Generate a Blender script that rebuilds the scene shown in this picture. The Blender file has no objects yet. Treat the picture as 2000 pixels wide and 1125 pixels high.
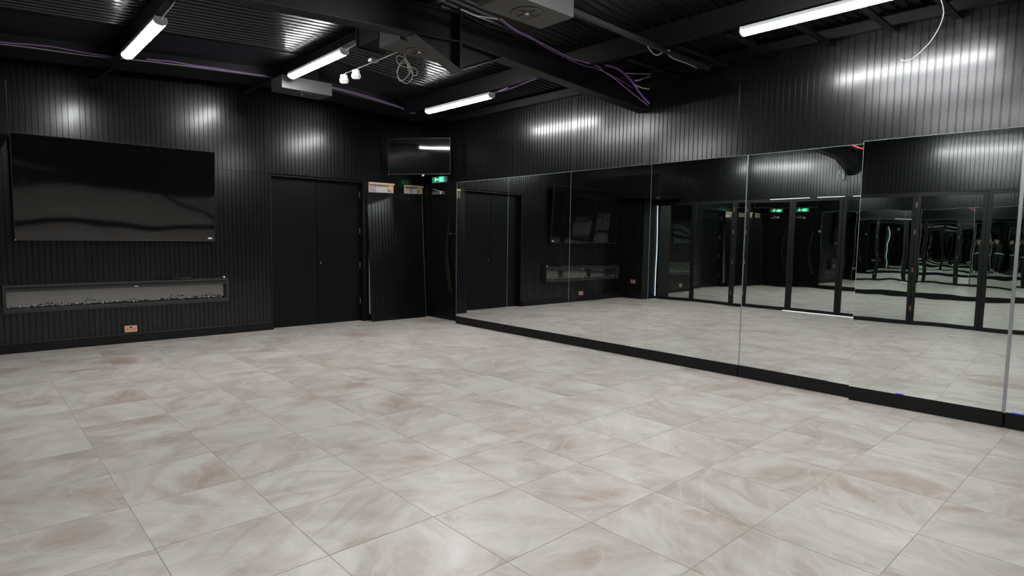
import bpy, bmesh, math, random
from mathutils import Vector, Matrix, Euler
random.seed(7)
sc = bpy.context.scene
C = sc.collection
R = math.radians

# ------------------------------------------------------------------ camera, world, exposure
YAW, PITCH, ROLL, FPX, HC = 0.741137629, -0.0844400215, 0.0138062047, 1176.67246, 1.516189
def cam_axes():
    cy, sy, cp, sp = math.cos(YAW), math.sin(YAW), math.cos(PITCH), math.sin(PITCH)
    F = Vector((sy*cp, cy*cp, sp)); R0 = Vector((cy, -sy, 0)); U0 = R0.cross(F)
    cr, sr = math.cos(ROLL), math.sin(ROLL)
    return R0*cr + U0*sr, U0*cr - R0*sr, F
CR, CU, CF = cam_axes()
cd = bpy.data.cameras.new('camera'); cam = bpy.data.objects.new('camera', cd); C.objects.link(cam)
cd.sensor_width = 36.0; cd.lens = 36.0*FPX/2000.0; cd.clip_start = 0.03; cd.clip_end = 200
cam.matrix_world = Matrix(((CR.x, CU.x, -CF.x, 0), (CR.y, CU.y, -CF.y, 0), (CR.z, CU.z, -CF.z, HC), (0, 0, 0, 1)))
sc.camera = cam
w = bpy.data.worlds.new('world'); sc.world = w; w.use_nodes = True
w.node_tree.nodes['Background'].inputs[0].default_value = (0.5, 0.55, 0.6, 1)
w.node_tree.nodes['Background'].inputs[1].default_value = 0.01
sc.view_settings.view_transform = 'Standard'; sc.view_settings.look = 'None'
sc.view_settings.exposure = 0.70; sc.view_settings.gamma = 1.0; sc.view_settings.use_curve_mapping = False
sc.cycles.max_bounces = 24; sc.cycles.glossy_bounces = 20; sc.cycles.transparent_max_bounces = 24
LAMP = 62.0          # radiance of the lamp diffusers

# ------------------------------------------------------------------ room dimensions (metres)
XM, XR, XL = 6.32, 6.47, -0.50      # mirror face, right wall face, mirrored door face
YB, YF = 9.56, -0.56                # back wall face, front wall face
RIDGE, ZDECK, SLOPE = 3.5, 3.80, 0.065
def zdeck(x): return ZDECK - SLOPE*abs(x-RIDGE)
def zraft(x): return 3.30 - SLOPE*abs(x-RIDGE)

def at(px, py, X=None, Y=None, Z=None):     # a photo pixel on the plane of the thing it touches
    d = CF + CR*((px-1000)/FPX) - CU*((py-562.5)/FPX)
    s = X/d.x if X is not None else (Y/d.y if Y is not None else (Z-HC)/d.z)
    return Vector((0, 0, HC)) + d*s

# ------------------------------------------------------------------ materials
MATS = {}
def pbr(name, col, rough=0.5, metal=0.0, spec=0.5, coat=0.0, crough=0.03, emit=None, estr=0.0, noise=None, bump=None, ior=None):
    """noise=(scale, amount): slight colour variation; bump=(scale, distance, stretch)"""
    m = bpy.data.materials.new(name); m.use_nodes = True; nt = m.node_tree
    b = nt.nodes['Principled BSDF']
    b.inputs['Base Color'].default_value = (*col, 1); b.inputs['Roughness'].default_value = rough
    b.inputs['Metallic'].default_value = metal; b.inputs['Specular IOR Level'].default_value = spec
    b.inputs['Coat Weight'].default_value = coat; b.inputs['Coat Roughness'].default_value = crough
    if ior: b.inputs['IOR'].default_value = ior
    if emit:
        b.inputs['Emission Color'].default_value = (*emit, 1); b.inputs['Emission Strength'].default_value = estr
    if noise or bump:
        tc = nt.nodes.new('ShaderNodeTexCoord')
    if noise:
        n = nt.nodes.new('ShaderNodeTexNoise'); n.inputs['Scale'].default_value = noise[0]; n.inputs['Detail'].default_value = 5
        nt.links.new(tc.outputs['Object'], n.inputs['Vector'])
        mx = nt.nodes.new('ShaderNodeMixRGB'); mx.blend_type = 'MIX'
        lo = tuple(c*(1-noise[1]) for c in col); hi = tuple(min(1, c*(1+noise[1])) for c in col)
        mx.inputs[1].default_value = (*lo, 1); mx.inputs[2].default_value = (*hi, 1)
        nt.links.new(n.outputs['Fac'], mx.inputs[0]); nt.links.new(mx.outputs[0], b.inputs['Base Color'])
    if bump:
        n = nt.nodes.new('ShaderNodeTexNoise'); n.inputs['Scale'].default_value = bump[0]; n.inputs['Detail'].default_value = 1.0 if bump[0] < 8 else 4
        mp = nt.nodes.new('ShaderNodeMapping'); mp.inputs['Scale'].default_value = bump[2] if len(bump) > 2 else (1, 1, 1)
        oi = nt.nodes.new('ShaderNodeObjectInfo'); ml = nt.nodes.new('ShaderNodeMath'); ml.operation = 'MULTIPLY'; ml.inputs[1].default_value = 37.0
        nt.links.new(oi.outputs['Random'], ml.inputs[0]); nt.links.new(ml.outputs[0], mp.inputs['Location'])
        nt.links.new(tc.outputs['Object'], mp.inputs['Vector']); nt.links.new(mp.outputs[0], n.inputs['Vector'])
        bp = nt.nodes.new('ShaderNodeBump'); bp.inputs['Strength'].default_value = 1.0; bp.inputs['Distance'].default_value = bump[1]
        nt.links.new(n.outputs['Fac'], bp.inputs['Height']); nt.links.new(bp.outputs[0], b.inputs['Normal'])
    MATS[name] = m
    return m
M_panel = pbr('black_satin_panel', (0.0028, 0.0029, 0.0033), 0.30, spec=0.15, coat=0.75, crough=0.185, bump=(26, 0.00018, (1, 1, 0.25)))
M_black = pbr('black_paint', (0.0040, 0.0041, 0.0045), 0.42, spec=0.25, noise=(6, 0.2))
M_doorpaint = pbr('black_door_paint', (0.0040, 0.0041, 0.0044), 0.33, spec=0.17, bump=(3, 0.0006))
M_steel = pbr('black_painted_steel', (0.0040, 0.0042, 0.0052), 0.38, spec=0.3, bump=(40, 0.0004))
M_flange_lit = pbr('black_steel_floor_lit', (0.012, 0.012, 0.012), 0.4, spec=0.35)  # same black steel, lightened: floor light on the underside put into the colour
M_haunch = pbr('dark_grey_plate', (0.040, 0.040, 0.039), 0.55)
M_deck = pbr('black_metal_deck', (0.0045, 0.0046, 0.0054), 0.22, spec=0.6)
M_plinth = pbr('black_plinth', (0.0042, 0.0042, 0.0043), 0.45, spec=0.25)
M_frame = pbr('black_aluminium', (0.0045, 0.0045, 0.0048), 0.4, spec=0.3)
M_mirror = pbr('mirror_silver', (0.83, 0.875, 0.85), 0.0, metal=1.0, bump=(1.3, 0.0009))
M_pane = pbr('door_mirror', (0.74, 0.785, 0.76), 0.0, metal=1.0, bump=(1.5, 0.0016, (1, 1, 1.0)))
M_alu = pbr('brushed_aluminium', (0.42, 0.43, 0.46), 0.35, metal=0.9)
M_edge = pbr('mirror_glass_edge', (0.45, 0.52, 0.5), 0.25)
M_screen = pbr('screen_glass', (0.003, 0.003, 0.0035), 0.04, ior=1.66, bump=(1.0, 0.0055, (1, 1, 1.3)))
M_screen2 = pbr('small_screen_glass', (0.004, 0.004, 0.0045), 0.04, ior=1.6, bump=(1.6, 0.004, (1, 1, 1)))
M_bezel = pbr('tv_bezel', (0.012, 0.012, 0.013), 0.35)
M_bezel2 = pbr('tv_bezel_metal', (0.045, 0.045, 0.047), 0.35, metal=0.6)
M_closer = pbr('closer_grey', (0.20, 0.20, 0.20), 0.4, metal=0.6)
M_white = pbr('white_plastic', (0.72, 0.71, 0.69), 0.4)
M_vent = pbr('grey_plenum', (0.055, 0.0535, 0.052), 0.55, noise=(9, 0.12))
M_ventdark = pbr('vent_throat', (0.010, 0.010, 0.010), 0.6)
M_pine = pbr('raw_pine', (0.74, 0.55, 0.32), 0.6, noise=(14, 0.16))
M_mdf = pbr('raw_board_edge', (0.40, 0.33, 0.25), 0.7)
M_pink = pbr('pink_insulation', (0.55, 0.38, 0.42), 0.8, noise=(20, 0.12))
M_plaster = pbr('plasterboard', (0.68, 0.66, 0.65), 0.8, noise=(8, 0.08))
M_copper = pbr('copper_plate', (0.86, 0.47, 0.32), 0.38, metal=0.75)
M_brass = pbr('brass', (0.86, 0.64, 0.32), 0.1, metal=1.0)
M_hinge = pbr('copper_hinge', (0.85, 0.52, 0.38), 0.3, metal=0.8)
M_chrome = pbr('chrome', (0.65, 0.65, 0.65), 0.22, metal=1.0)
M_purple = pbr('purple_cable', (0.20, 0.09, 0.30), 0.45)
M_pinkc = pbr('lilac_cable', (0.42, 0.24, 0.46), 0.45)
M_wcable = pbr('white_cable', (0.66, 0.64, 0.58), 0.45)
M_gcable = pbr('grey_cable', (0.22, 0.21, 0.20), 0.5)
M_conduit = pbr('conduit_grey', (0.10, 0.10, 0.10), 0.4)
M_bcable = pbr('black_cable', (0.012, 0.012, 0.012), 0.4)
M_red = pbr('red_wire', (0.6, 0.02, 0.03), 0.4)
M_blue = pbr('blue_glint', (0.03, 0.02, 0.75), 0.3)  # solid blue standing for reflection glints along the mirror foot
M_galv = pbr('galvanised_channel', (0.020, 0.020, 0.020), 0.5, metal=0.3)
M_lamp = pbr('lamp_diffuser', (0.9, 0.9, 0.9), 0.5, emit=(0.97, 0.985, 1.0), estr=LAMP)
M_lampbody = pbr('lamp_housing', (0.72, 0.72, 0.74), 0.45)
M_day = pbr('daylight_gap', (0.8, 0.85, 1.0), 0.6, emit=(0.66, 0.82, 1.0), estr=1.0)
M_dayw = pbr('daylight_slit', (0.9, 0.9, 0.95), 0.6, emit=(0.95, 0.96, 1.0), estr=0.7)
M_green = pbr('exit_green', (0.01, 0.30, 0.12), 0.4, emit=(0.01, 0.55, 0.20), estr=0.22)
M_greenlit = pbr('exit_green_lit', (0.01, 0.55, 0.25), 0.4, emit=(0.02, 0.9, 0.36), estr=1.0)
M_exitw = pbr('exit_white', (0.8, 0.9, 0.85), 0.4, emit=(0.7, 1.0, 0.85), estr=0.9)
M_grout = pbr('grout', (0.44, 0.39, 0.34), 0.85, noise=(2.5, 0.35))
M_firebox = pbr('firebox', (0.22, 0.22, 0.215), 0.7, noise=(3, 0.3))
M_crystal = pbr('glass_pebble', (0.010, 0.010, 0.010), 0.12, noise=(60, 0.9))
M_fpframe = pbr('fireplace_frame', (0.014, 0.014, 0.0145), 0.45)
M_sticker = pbr('sticker', (0.75, 0.75, 0.75), 0.5)
M_disc = pbr('blue_sign_disc', (0.16, 0.36, 0.62), 0.4)
M_redled = pbr('red_led', (0.5, 0.02, 0.02), 0.4, emit=(1, 0.03, 0.03), estr=0.4)
M_skin = pbr('skin', (0.56, 0.36, 0.27), 0.5)
M_cloth = pbr('black_cloth', (0.012, 0.012, 0.013), 0.85, noise=(30, 0.25))
M_shoe = pbr('white_shoe', (0.7, 0.7, 0.7), 0.6)
M_shirt = pbr('white_shirt', (0.72, 0.72, 0.72), 0.8)
M_hair = pbr('black_hair', (0.012, 0.010, 0.009), 0.55)
M_eye = pbr('eye', (0.02, 0.015, 0.01), 0.2)

def fire_glass():
    m = bpy.data.materials.new('fireplace_glass'); m.use_nodes = True; nt = m.node_tree; nt.nodes.clear()
    o = nt.nodes.new('ShaderNodeOutputMaterial'); mx = nt.nodes.new('ShaderNodeMixShader')
    t = nt.nodes.new('ShaderNodeBsdfTransparent'); t.inputs[0].default_value = (0.55, 0.56, 0.55, 1)
    g = nt.nodes.new('ShaderNodeBsdfGlossy'); g.inputs[0].default_value = (1, 1, 1, 1); g.inputs['Roughness'].default_value = 0.06
    mx.inputs[0].default_value = 0.19
    nt.links.new(t.outputs[0], mx.inputs[1]); nt.links.new(g.outputs[0], mx.inputs[2]); nt.links.new(mx.outputs[0], o.inputs[0])
    return m
M_fglass = fire_glass()

def tile_material():
    m = bpy.data.materials.new('marble_tile'); m.use_nodes = True; nt = m.node_tree; N = nt.nodes; L = nt.links
    b = N['Principled BSDF']; b.inputs['Roughness'].default_value = 0.36; b.inputs['Specular IOR Level'].default_value = 0.42
    tc = N.new('ShaderNodeTexCoord'); oi = N.new('ShaderNodeObjectInfo')
    comb = N.new('ShaderNodeCombineXYZ')
    for i, k in enumerate((41.0, 67.0, 23.0)):
        ml = N.new('ShaderNodeMath'); ml.operation = 'MULTIPLY'; ml.inputs[1].default_value = k
        L.new(oi.outputs['Random'], ml.inputs[0]); L.new(ml.outputs[0], comb.inputs[i])
    ad = N.new('ShaderNodeVectorMath'); ad.operation = 'ADD'
    rot = N.new('ShaderNodeMapping'); rot.inputs['Scale'].default_value = (0.8, 1.35, 1)
    vr = N.new('ShaderNodeVectorRotate'); vr.rotation_type = 'Z_AXIS'; an = N.new('ShaderNodeMath'); an.operation = 'MULTIPLY'; an.inputs[1].default_value = 97.0
    L.new(oi.outputs['Random'], an.inputs[0]); L.new(an.outputs[0], vr.inputs['Angle']); L.new(tc.outputs['Object'], vr.inputs['Vector'])
    L.new(vr.outputs[0], rot.inputs['Vector']); L.new(rot.outputs[0], ad.inputs[0]); L.new(comb.outputs[0], ad.inputs[1])
    def noise(scale, detail, dist, rough=0.55):
        n = N.new('ShaderNodeTexNoise'); n.inputs['Scale'].default_value = scale; n.inputs['Detail'].default_value = detail
        n.inputs['Distortion'].default_value = dist; n.inputs['Roughness'].default_value = rough
        L.new(ad.outputs[0], n.inputs['Vector']); return n
    def ramp(src, stops):
        r = N.new('ShaderNodeValToRGB'); e = r.color_ramp.elements
        while len(e) < len(stops): e.new(0.5)
        for k, (p, v) in enumerate(stops): e[k].position = p; e[k].color = (v, v, v, 1) if not isinstance(v, tuple) else (*v, 1)
        L.new(src, r.inputs[0]); return r
    base = ramp(noise(2.3, 6, 1.0, 0.6).outputs['Fac'], [(0.28, (0.335, 0.287, 0.252)), (0.44, (0.430, 0.385, 0.348)), (0.58, (0.495, 0.453, 0.417)), (0.74, (0.560, 0.518, 0.484))])
    brown = ramp(noise(1.8, 6, 0.7, 0.58).outputs['Fac'], [(0.525, 0.0), (0.61, 0.38), (0.70, 1.0)])
    mix1 = N.new('ShaderNodeMixRGB'); mix1.inputs[2].default_value = (0.275, 0.178, 0.125, 1)
    sc1 = N.new('ShaderNodeMath'); sc1.operation = 'MULTIPLY'; sc1.inputs[1].default_value = 0.64
    L.new(brown.outputs[0], sc1.inputs[0]); L.new(sc1.outputs[0], mix1.inputs[0]); L.new(base.outputs[0], mix1.inputs[1])
    def edgeband(scale, lo, hi, dist):     # one-sided shading beside a fold line, as in onyx
        n = noise(scale, 4, dist, 0.45)
        return ramp(n.outputs['Fac'], [(lo, 0.0), (lo+0.006, 1.0), (hi, 0.0)])
    mask = ramp(noise(2.2, 2, 0.3).outputs['Fac'], [(0.46, 0.0), (0.60, 1.0)])
    v1 = edgeband(1.15, 0.52, 0.60, 1.1); mk = N.new('ShaderNodeMath'); mk.operation = 'MULTIPLY'
    L.new(v1.outputs[0], mk.inputs[0]); L.new(mask.outputs[0], mk.inputs[1])
    sc2 = N.new('ShaderNodeMath'); sc2.operation = 'MULTIPLY'; sc2.inputs[1].default_value = 0.50; L.new(mk.outputs[0], sc2.inputs[0])
    mix2 = N.new('ShaderNodeMixRGB'); mix2.inputs[2].default_value = (0.29, 0.245, 0.215, 1)
    L.new(sc2.outputs[0], mix2.inputs[0]); L.new(mix1.outputs[0], mix2.inputs[1])
    v2 = edgeband(1.5, 0.44, 0.51, 1.6); sc3 = N.new('ShaderNodeMath'); sc3.operation = 'MULTIPLY'; sc3.inputs[1].default_value = 0.34; L.new(v2.outputs[0], sc3.inputs[0])
    mix3 = N.new('ShaderNodeMixRGB'); mix3.inputs[2].default_value = (0.585, 0.545, 0.515, 1)
    L.new(sc3.outputs[0], mix3.inputs[0]); L.new(mix2.outputs[0], mix3.inputs[1])
    L.new(mix3.outputs[0], b.inputs['Base Color'])
    return m
M_tile = tile_material()

# ------------------------------------------------------------------ mesh helpers
class MB:
    def __init__(s): s.v = []; s.f = []
    def box(s, x0, x1, y0, y1, z0, z1):
        n = len(s.v)
        s.v += [(x0,y0,z0),(x1,y0,z0),(x1,y1,z0),(x0,y1,z0),(x0,y0,z1),(x1,y0,z1),(x1,y1,z1),(x0,y1,z1)]
        s.f += [tuple(n+i for i in q) for q in ((0,3,2,1),(4,5,6,7),(0,1,5,4),(1,2,6,5),(2,3,7,6),(3,0,4,7))]
        return s
    def hexa(s, pts):       # 8 points, bottom loop then top loop
        n = len(s.v); s.v += [tuple(p) for p in pts]
        s.f += [tuple(n+i for i in q) for q in ((0,3,2,1),(4,5,6,7),(0,1,5,4),(1,2,6,5),(2,3,7,6),(3,0,4,7))]
        return s
    def prism(s, poly, axis, a, b):     # polygon (2D) extruded along an axis from a to b
        n = len(s.v); k = len(poly)
        def mk(p, t): return {'x': (t, p[0], p[1]), 'y': (p[0], t, p[1]), 'z': (p[0], p[1], t)}[axis]
        s.v += [mk(p, a) for p in poly] + [mk(p, b) for p in poly]
        s.f += [tuple(n+i for i in range(k))[::-1], tuple(n+k+i for i in range(k))]
        s.f += [(n+i, n+(i+1) % k, n+k+(i+1) % k, n+k+i) for i in range(k)]
        return s
    def tube(s, pts, r, seg=6, smooth=True):
        pts = [Vector(p) for p in pts]
        if smooth and len(pts) > 2: pts = catmull(pts)
        n = len(s.v); k = len(pts); up = Vector((0.31, 0.17, 0.93))
        for i, p in enumerate(pts):
            t = (pts[min(i+1, k-1)] - pts[max(i-1, 0)]).normalized()
            a = t.cross(up)
            if a.length < 0.05: a = t.cross(Vector((1, 0, 0)))
            a.normalize(); bb = t.cross(a)
            for j in range(seg):
                th = 2*math.pi*j/seg; q = p + a*(r*math.cos(th)) + bb*(r*math.sin(th)); s.v.append(tuple(q))
        for i in range(k-1):
            for j in range(seg):
                s.f.append((n+i*seg+j, n+i*seg+(j+1) % seg, n+(i+1)*seg+(j+1) % seg, n+(i+1)*seg+j))
        s.f += [tuple(n+j for j in range(seg))[::-1], tuple(n+(k-1)*seg+j for j in range(seg))]
        return s
    def lathe(s, prof, seg=24, c=(0, 0, 0)):   # profile (r, z) turned about z
        n = len(s.v); k = len(prof)
        for r, z in prof:
            for j in range(seg):
                th = 2*math.pi*j/seg; s.v.append((c[0]+r*math.cos(th), c[1]+r*math.sin(th), c[2]+z))
        for i in range(k-1):
            for j in range(seg):
                s.f.append((n+i*seg+j, n+i*seg+(j+1) % seg, n+(i+1)*seg+(j+1) % seg, n+(i+1)*seg+j))
        s.f += [tuple(n+j for j in range(seg))[::-1], tuple(n+(k-1)*seg+j for j in range(seg))]
        return s
    def mesh(s, name, mat):
        me = bpy.data.meshes.new(name); me.from_pydata(s.v, [], s.f); me.materials.append(mat)
        bm = bmesh.new(); bm.from_mesh(me); bmesh.ops.recalc_face_normals(bm, faces=bm.faces); bm.to_mesh(me); bm.free()
        return me
    def build(s, name, mat, parent=None, bevel=0, loc=None, rot=None, smooth=False):
        o = link(name, s.mesh(name, mat), parent, loc, rot)
        if smooth:
            for p in o.data.polygons: p.use_smooth = True
        if bevel:
            b = o.modifiers.new('bevel', 'BEVEL'); b.width = bevel; b.segments = 2; b.limit_method = 'ANGLE'
        return o
def catmull(P, sub=6):
    out = []
    for i in range(len(P)-1):
        p0, p1, p2, p3 = P[max(i-1, 0)], P[i], P[i+1], P[min(i+2, len(P)-1)]
        for k in range(sub):
            t = k/sub
            out.append(0.5*((2*p1) + (p2-p0)*t + (2*p0-5*p1+4*p2-p3)*t*t + (3*p1-p0-3*p2+p3)*t*t*t))
    out.append(P[-1]); return out
def link(name, data, parent=None, loc=None, rot=None):
    o = bpy.data.objects.new(name, data); C.objects.link(o)
    if loc is not None: o.location = loc
    if rot is not None: o.rotation_euler = rot
    if parent is not None: o.parent = parent
    return o
def tag(o, label, cat, group=None, kind=None):
    o['label'] = label; o['category'] = cat
    if group: o['group'] = group
    if kind: o['kind'] = kind
    return o
def thing(name, label, cat, loc=(0, 0, 0), rot=(0, 0, 0), group=None, kind=None):
    o = link(name, None, None, loc, rot); o.empty_display_size = 0.1
    return tag(o, label, cat, group, kind)

# ------------------------------------------------------------------ floor: every tile its own piece
TX0, TY0, TS = 0.6212, 1.9950, 0.6
FX0, FX1, FY0, FY1 = XL-0.06, XR+0.02, YF-0.02, YB+0.22
floor = MB().box(FX0, FX1, FY0, FY1, -0.06, -0.0022).build('floor', M_grout)
tag(floor, 'floor of square pale beige marble-look tiles with thin brown grout', 'floor', kind='structure')
tile_cache = {}
def tile_mesh(wd, dp):
    k = (round(wd, 3), round(dp, 3))
    if k not in tile_cache:
        b = 0.0012; x, y = wd/2, dp/2
        me = MB().hexa([(-x, -y, -0.012), (x, -y, -0.012), (x, y, -0.012), (-x, y, -0.012),
                        (-x+b, -y+b, 0), (x-b, -y+b, 0), (x-b, y-b, 0), (-x+b, y-b, 0)]).mesh('floor_tile', M_tile)
        tile_cache[k] = me
    return tile_cache[k]
GR = 0.0014
i0, i1 = math.floor((FX0-TX0)/TS), math.ceil((FX1-TX0)/TS)
j0, j1 = math.floor((FY0-TY0)/TS), math.ceil((FY1-TY0)/TS)
for i in range(i0, i1):
    for j in range(j0, j1):
        x0, x1 = max(FX0, TX0+i*TS)+GR, min(FX1, TX0+(i+1)*TS)-GR
        y0, y1 = max(FY0, TY0+j*TS)+GR, min(FY1, TY0+(j+1)*TS)-GR
        if x1-x0 < 0.02 or y1-y0 < 0.02: continue
        link('floor_tile', tile_mesh(x1-x0, y1-y0), floor, ((x0+x1)/2, (y0+y1)/2, random.uniform(-0.0006, 0.0)), (0, 0, 0))

# ------------------------------------------------------------------ grooved cladding sheets
GP, GW, GD = 0.061, 0.0115, 0.007
sheet_cache = {}
def sheet_mesh(u0, u1, z0, z1a, z1b, off=0.0, key=True):
    """grooved sheet; local x = along the wall (u0..u1), front faces -y at y=0, top slopes z1a -> z1b"""
    k = tuple(round(v, 4) for v in (u0, u1, z0, z1a, z1b, off))
    if k in sheet_cache: return sheet_cache[k]
    prof = [(u0, 0.0)]; u = u0 + off + GP
    while u < u1 - 0.012:
        if u - GW/2 > u0 + 0.004:
            prof += [(u-GW/2, 0), (u-GW/2+0.0018, GD), (u+GW/2-0.0045, GD), (u+GW/2, 0)]
        u += GP
    prof.append((u1, 0.0))
    v, f = [], []; n = len(prof); T = 0.014
    top = lambda q: z1a + (z1b-z1a)*(q-u0)/(u1-u0)
    for q, d in prof: v += [(q, d, z0), (q, d, top(q))]
    for a in range(n-1): f.append((2*a, 2*a+2, 2*a+3, 2*a+1))
    m = len(v)
    v += [(u0, T, z0), (u1, T, z0), (u1, T, top(u1)), (u0, T, top(u0))]
    f += [(0, 1, m+3, m), (2*n-2, m+1, m+2, 2*n-1), tuple([2*a for a in range(n)][::-1] + [m, m+1]), tuple([2*a+1 for a in range(n)] + [m+2, m+3])]
    me = bpy.data.meshes.new('cladding_panel'); me.from_pydata(v, [], f); me.materials.append(M_panel)
    sheet_cache[k] = me
    return me
def add_sheet(parent, loc, rotz, u0, u1, z0, z1a, z1b, tilt=(0, 0), off=0.0):
    return link('cladding_panel', sheet_mesh(u0, u1, z0, z1a, z1b, off), parent, loc, Euler((tilt[0], 0, rotz+tilt[1])))

def wtilt(s=0.006): return (random.uniform(-s, s)*0.4, random.uniform(-s, s))

# back wall (behind the televisions): double-door opening 3.60..5.22, two uncovered cavities beside it
ZS = 2.455                     # joint between the lower and upper sheets
DO0, DO1, DZ = 3.60, 5.225, 2.44
wb = MB()
yb0, yb1 = YB+0.016, YB+0.30
wb.box(XL-0.3, DO0, yb0, yb1, 0, ZS); wb.box(XL-0.3, 7.0, yb0, yb1, ZS-0.004, 4.1)
wb.box(DO0, DO1, YB+0.2, yb1, DZ, ZS); wb.box(DO0, DO1, YB+0.22, yb1, 0, DZ)
wb.box(DO1, 5.30, yb0, yb1, 0, ZS)
wb.box(5.30, 7.0, YB+0.12, yb1, 0, ZS)                     # back of the cavities
wb.box(5.835, 6.035, yb0, YB+0.12, 0, ZS); wb.box(6.46, 7.0, yb0, YB+0.12, 0, ZS)
wall_back = tag(wb.build('wall_back', M_black), 'black grooved panel wall at the far end carrying the large television', 'wall', kind='structure')
usx = [-0.08, 1.14, 2.36, DO0]
for a, b in zip([-0.9]+usx[:-1], usx):
    add_sheet(wall_back, ((a+b)/2, YB, 0), 0, a-(a+b)/2+0.0006, b-(a+b)/2-0.0006, 0.0, ZS-0.002, ZS-0.002, wtilt(0.003))
ups = [-0.9, -0.08, 1.14, 2.36, 3.58, 4.80, 6.02, 6.60]
bt = {1.14: (0.001, 0.002), 2.36: (0.002, -0.003), 3.58: (0.001, 0.001)}
for a, b in zip(ups[:-1], ups[1:]):
    c = (a+b)/2
    segs = [(a, b)] if not (a < RIDGE < b) else [(a, b)]
    za, zb = zdeck(a)-0.004, zdeck(b)-0.004
    add_sheet(wall_back, (c, YB-0.001, 0), 0, a-c+0.0006, b-c-0.0006, ZS+0.001, za, zb, bt.get(a, wtilt(0.003)))
add_sheet(wall_back, (5.93, YB, 0), 0, -0.095, 0.105, 0.0, ZS-0.002, ZS-0.002)
MB().box(DO1, 5.31, YB-0.004, YB+0.02, 0, ZS-0.001).build('jamb_board', M_black, wall_back)
MB().box(6.455, 6.60, YB-0.002, YB+0.02, 0, ZS-0.001).build('corner_board', M_black, wall_back)
# exposed cavities: raw timber, insulation, plasterboard
def cavity(x0, x1, pink):
    zt = 2.442
    MB().box(x0-0.004, x1+0.004, YB-0.022, YB+0.11, zt-0.034, zt).build('timber_rail', M_pine, wall_back, bevel=0.002)
    MB().box(x0, x0+(0.012 if pink else 0.022), YB-0.002, YB+0.11, 0.12, zt-0.034).build('timber_stud', M_pine, wall_back, bevel=0.002)
    MB().box(x1-0.055, x1, YB+0.01, YB+0.11, 0.12, zt-0.034).build('timber_stud', M_pine, wall_back, bevel=0.002)
    if pink:
        MB().box(x0+0.022, x0+0.165, YB+0.03, YB+0.11, 0.1, zt-0.034).build('insulation_batt', M_pink, wall_back)
        MB().box(x0+0.167, x1-0.055, YB+0.05, YB+0.11, 0.1, zt-0.034).build('plasterboard', M_plaster, wall_back)
        MB().box(x1-0.105, x1-0.055, YB-0.004, YB+0.05, zt-0.12, zt-0.034).build('timber_block', M_pine, wall_back, bevel=0.003)
    else:
        for a, b in ((x0+0.022, x0+0.175), (x0+0.19, x1-0.095)):
            MB().box(a, b, YB+0.045, YB+0.11, 0.1, zt-0.05).build('plasterboard', M_plaster, wall_back)
        MB().tube([(x0+0.182, YB+0.03, 2.40), (x0+0.172, YB+0.035, 2.33), (x0+0.19, YB+0.04, 2.2)], 0.004).build('cavity_wire', M_bcable, wall_back)
        MB().box(x1-0.095, x1-0.055, YB+0.004, YB+0.09, zt-0.09, zt-0.034).build('timber_block', M_pine, wall_back, bevel=0.003)
cavity(5.318, 5.825, True); cavity(6.045, 6.45, False)
MB().box(6.383, 6.46, YB-0.004, YB+0.004, 0, 2.295).build('corner_board', M_black, wall_back)
MB().box(5.30, 5.36, YB-0.008, YB+0.05, 0.0, 0.11).build('dark_packer', M_black, wall_back)

# skirting under the television
bb = MB().prism([(YB-0.022, 0), (YB-0.022, 0.118), (YB-0.014, 0.128), (YB-0.001, 0.128), (YB-0.001, 0)], 'x', 0.1, DO0-0.012)
tag(bb.build('baseboard_back', M_plinth), 'black painted skirting board below the electric fireplace', 'baseboard', kind='structure')

# right wall: upper cladding over the mirrors, exit door bay in the corner
wr = MB(); xr0, xr1 = XR+0.016, XR+0.30
wr.box(xr0, xr1, YF-0.3, YB+0.3, ZS-0.002, 4.1); wr.box(xr0, xr1, YF-0.3, 8.36, 0, ZS); wr.box(XR+0.06, xr1, 8.36, YB+0.3, 0, ZS)
wall_right = tag(wr.build('wall_right', M_black), 'black grooved panel wall above the row of mirrors', 'wall', kind='structure')
ys = [0.93+1.22*k for k in range(-2, 8)]
ys = [YF] + [y for y in ys if y > YF+0.2 and y < YB-0.1] + [YB]
rt = {4.59: (0.001, 0.003), 3.37: (0.002, -0.003), 2.15: (-0.001, -0.002), 0.93: (0.001, 0.004), 5.81: (0.001, 0.0)}
for a, b in zip(ys[:-1], ys[1:]):
    c = (a+b)/2; zt = zdeck(XR)-0.004
    add_sheet(wall_right, (XR, c, 0), -math.pi/2, a-c+0.0006, b-c-0.0006, ZS+0.001, zt, zt, rt.get(round(a, 2), wtilt(0.004)))
MB().box(XR, XR+0.016, 8.345, 8.375, 0, ZS).build('jamb_board', M_black, wall_right)
MB().box(XR, XR+0.016, 9.40, YB, 0, ZS).build('jamb_board', M_black, wall_right)
MB().box(XR, XR+0.016, 8.375, 9.40, 2.40, ZS).build('head_board', M_black, wall_right)

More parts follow.
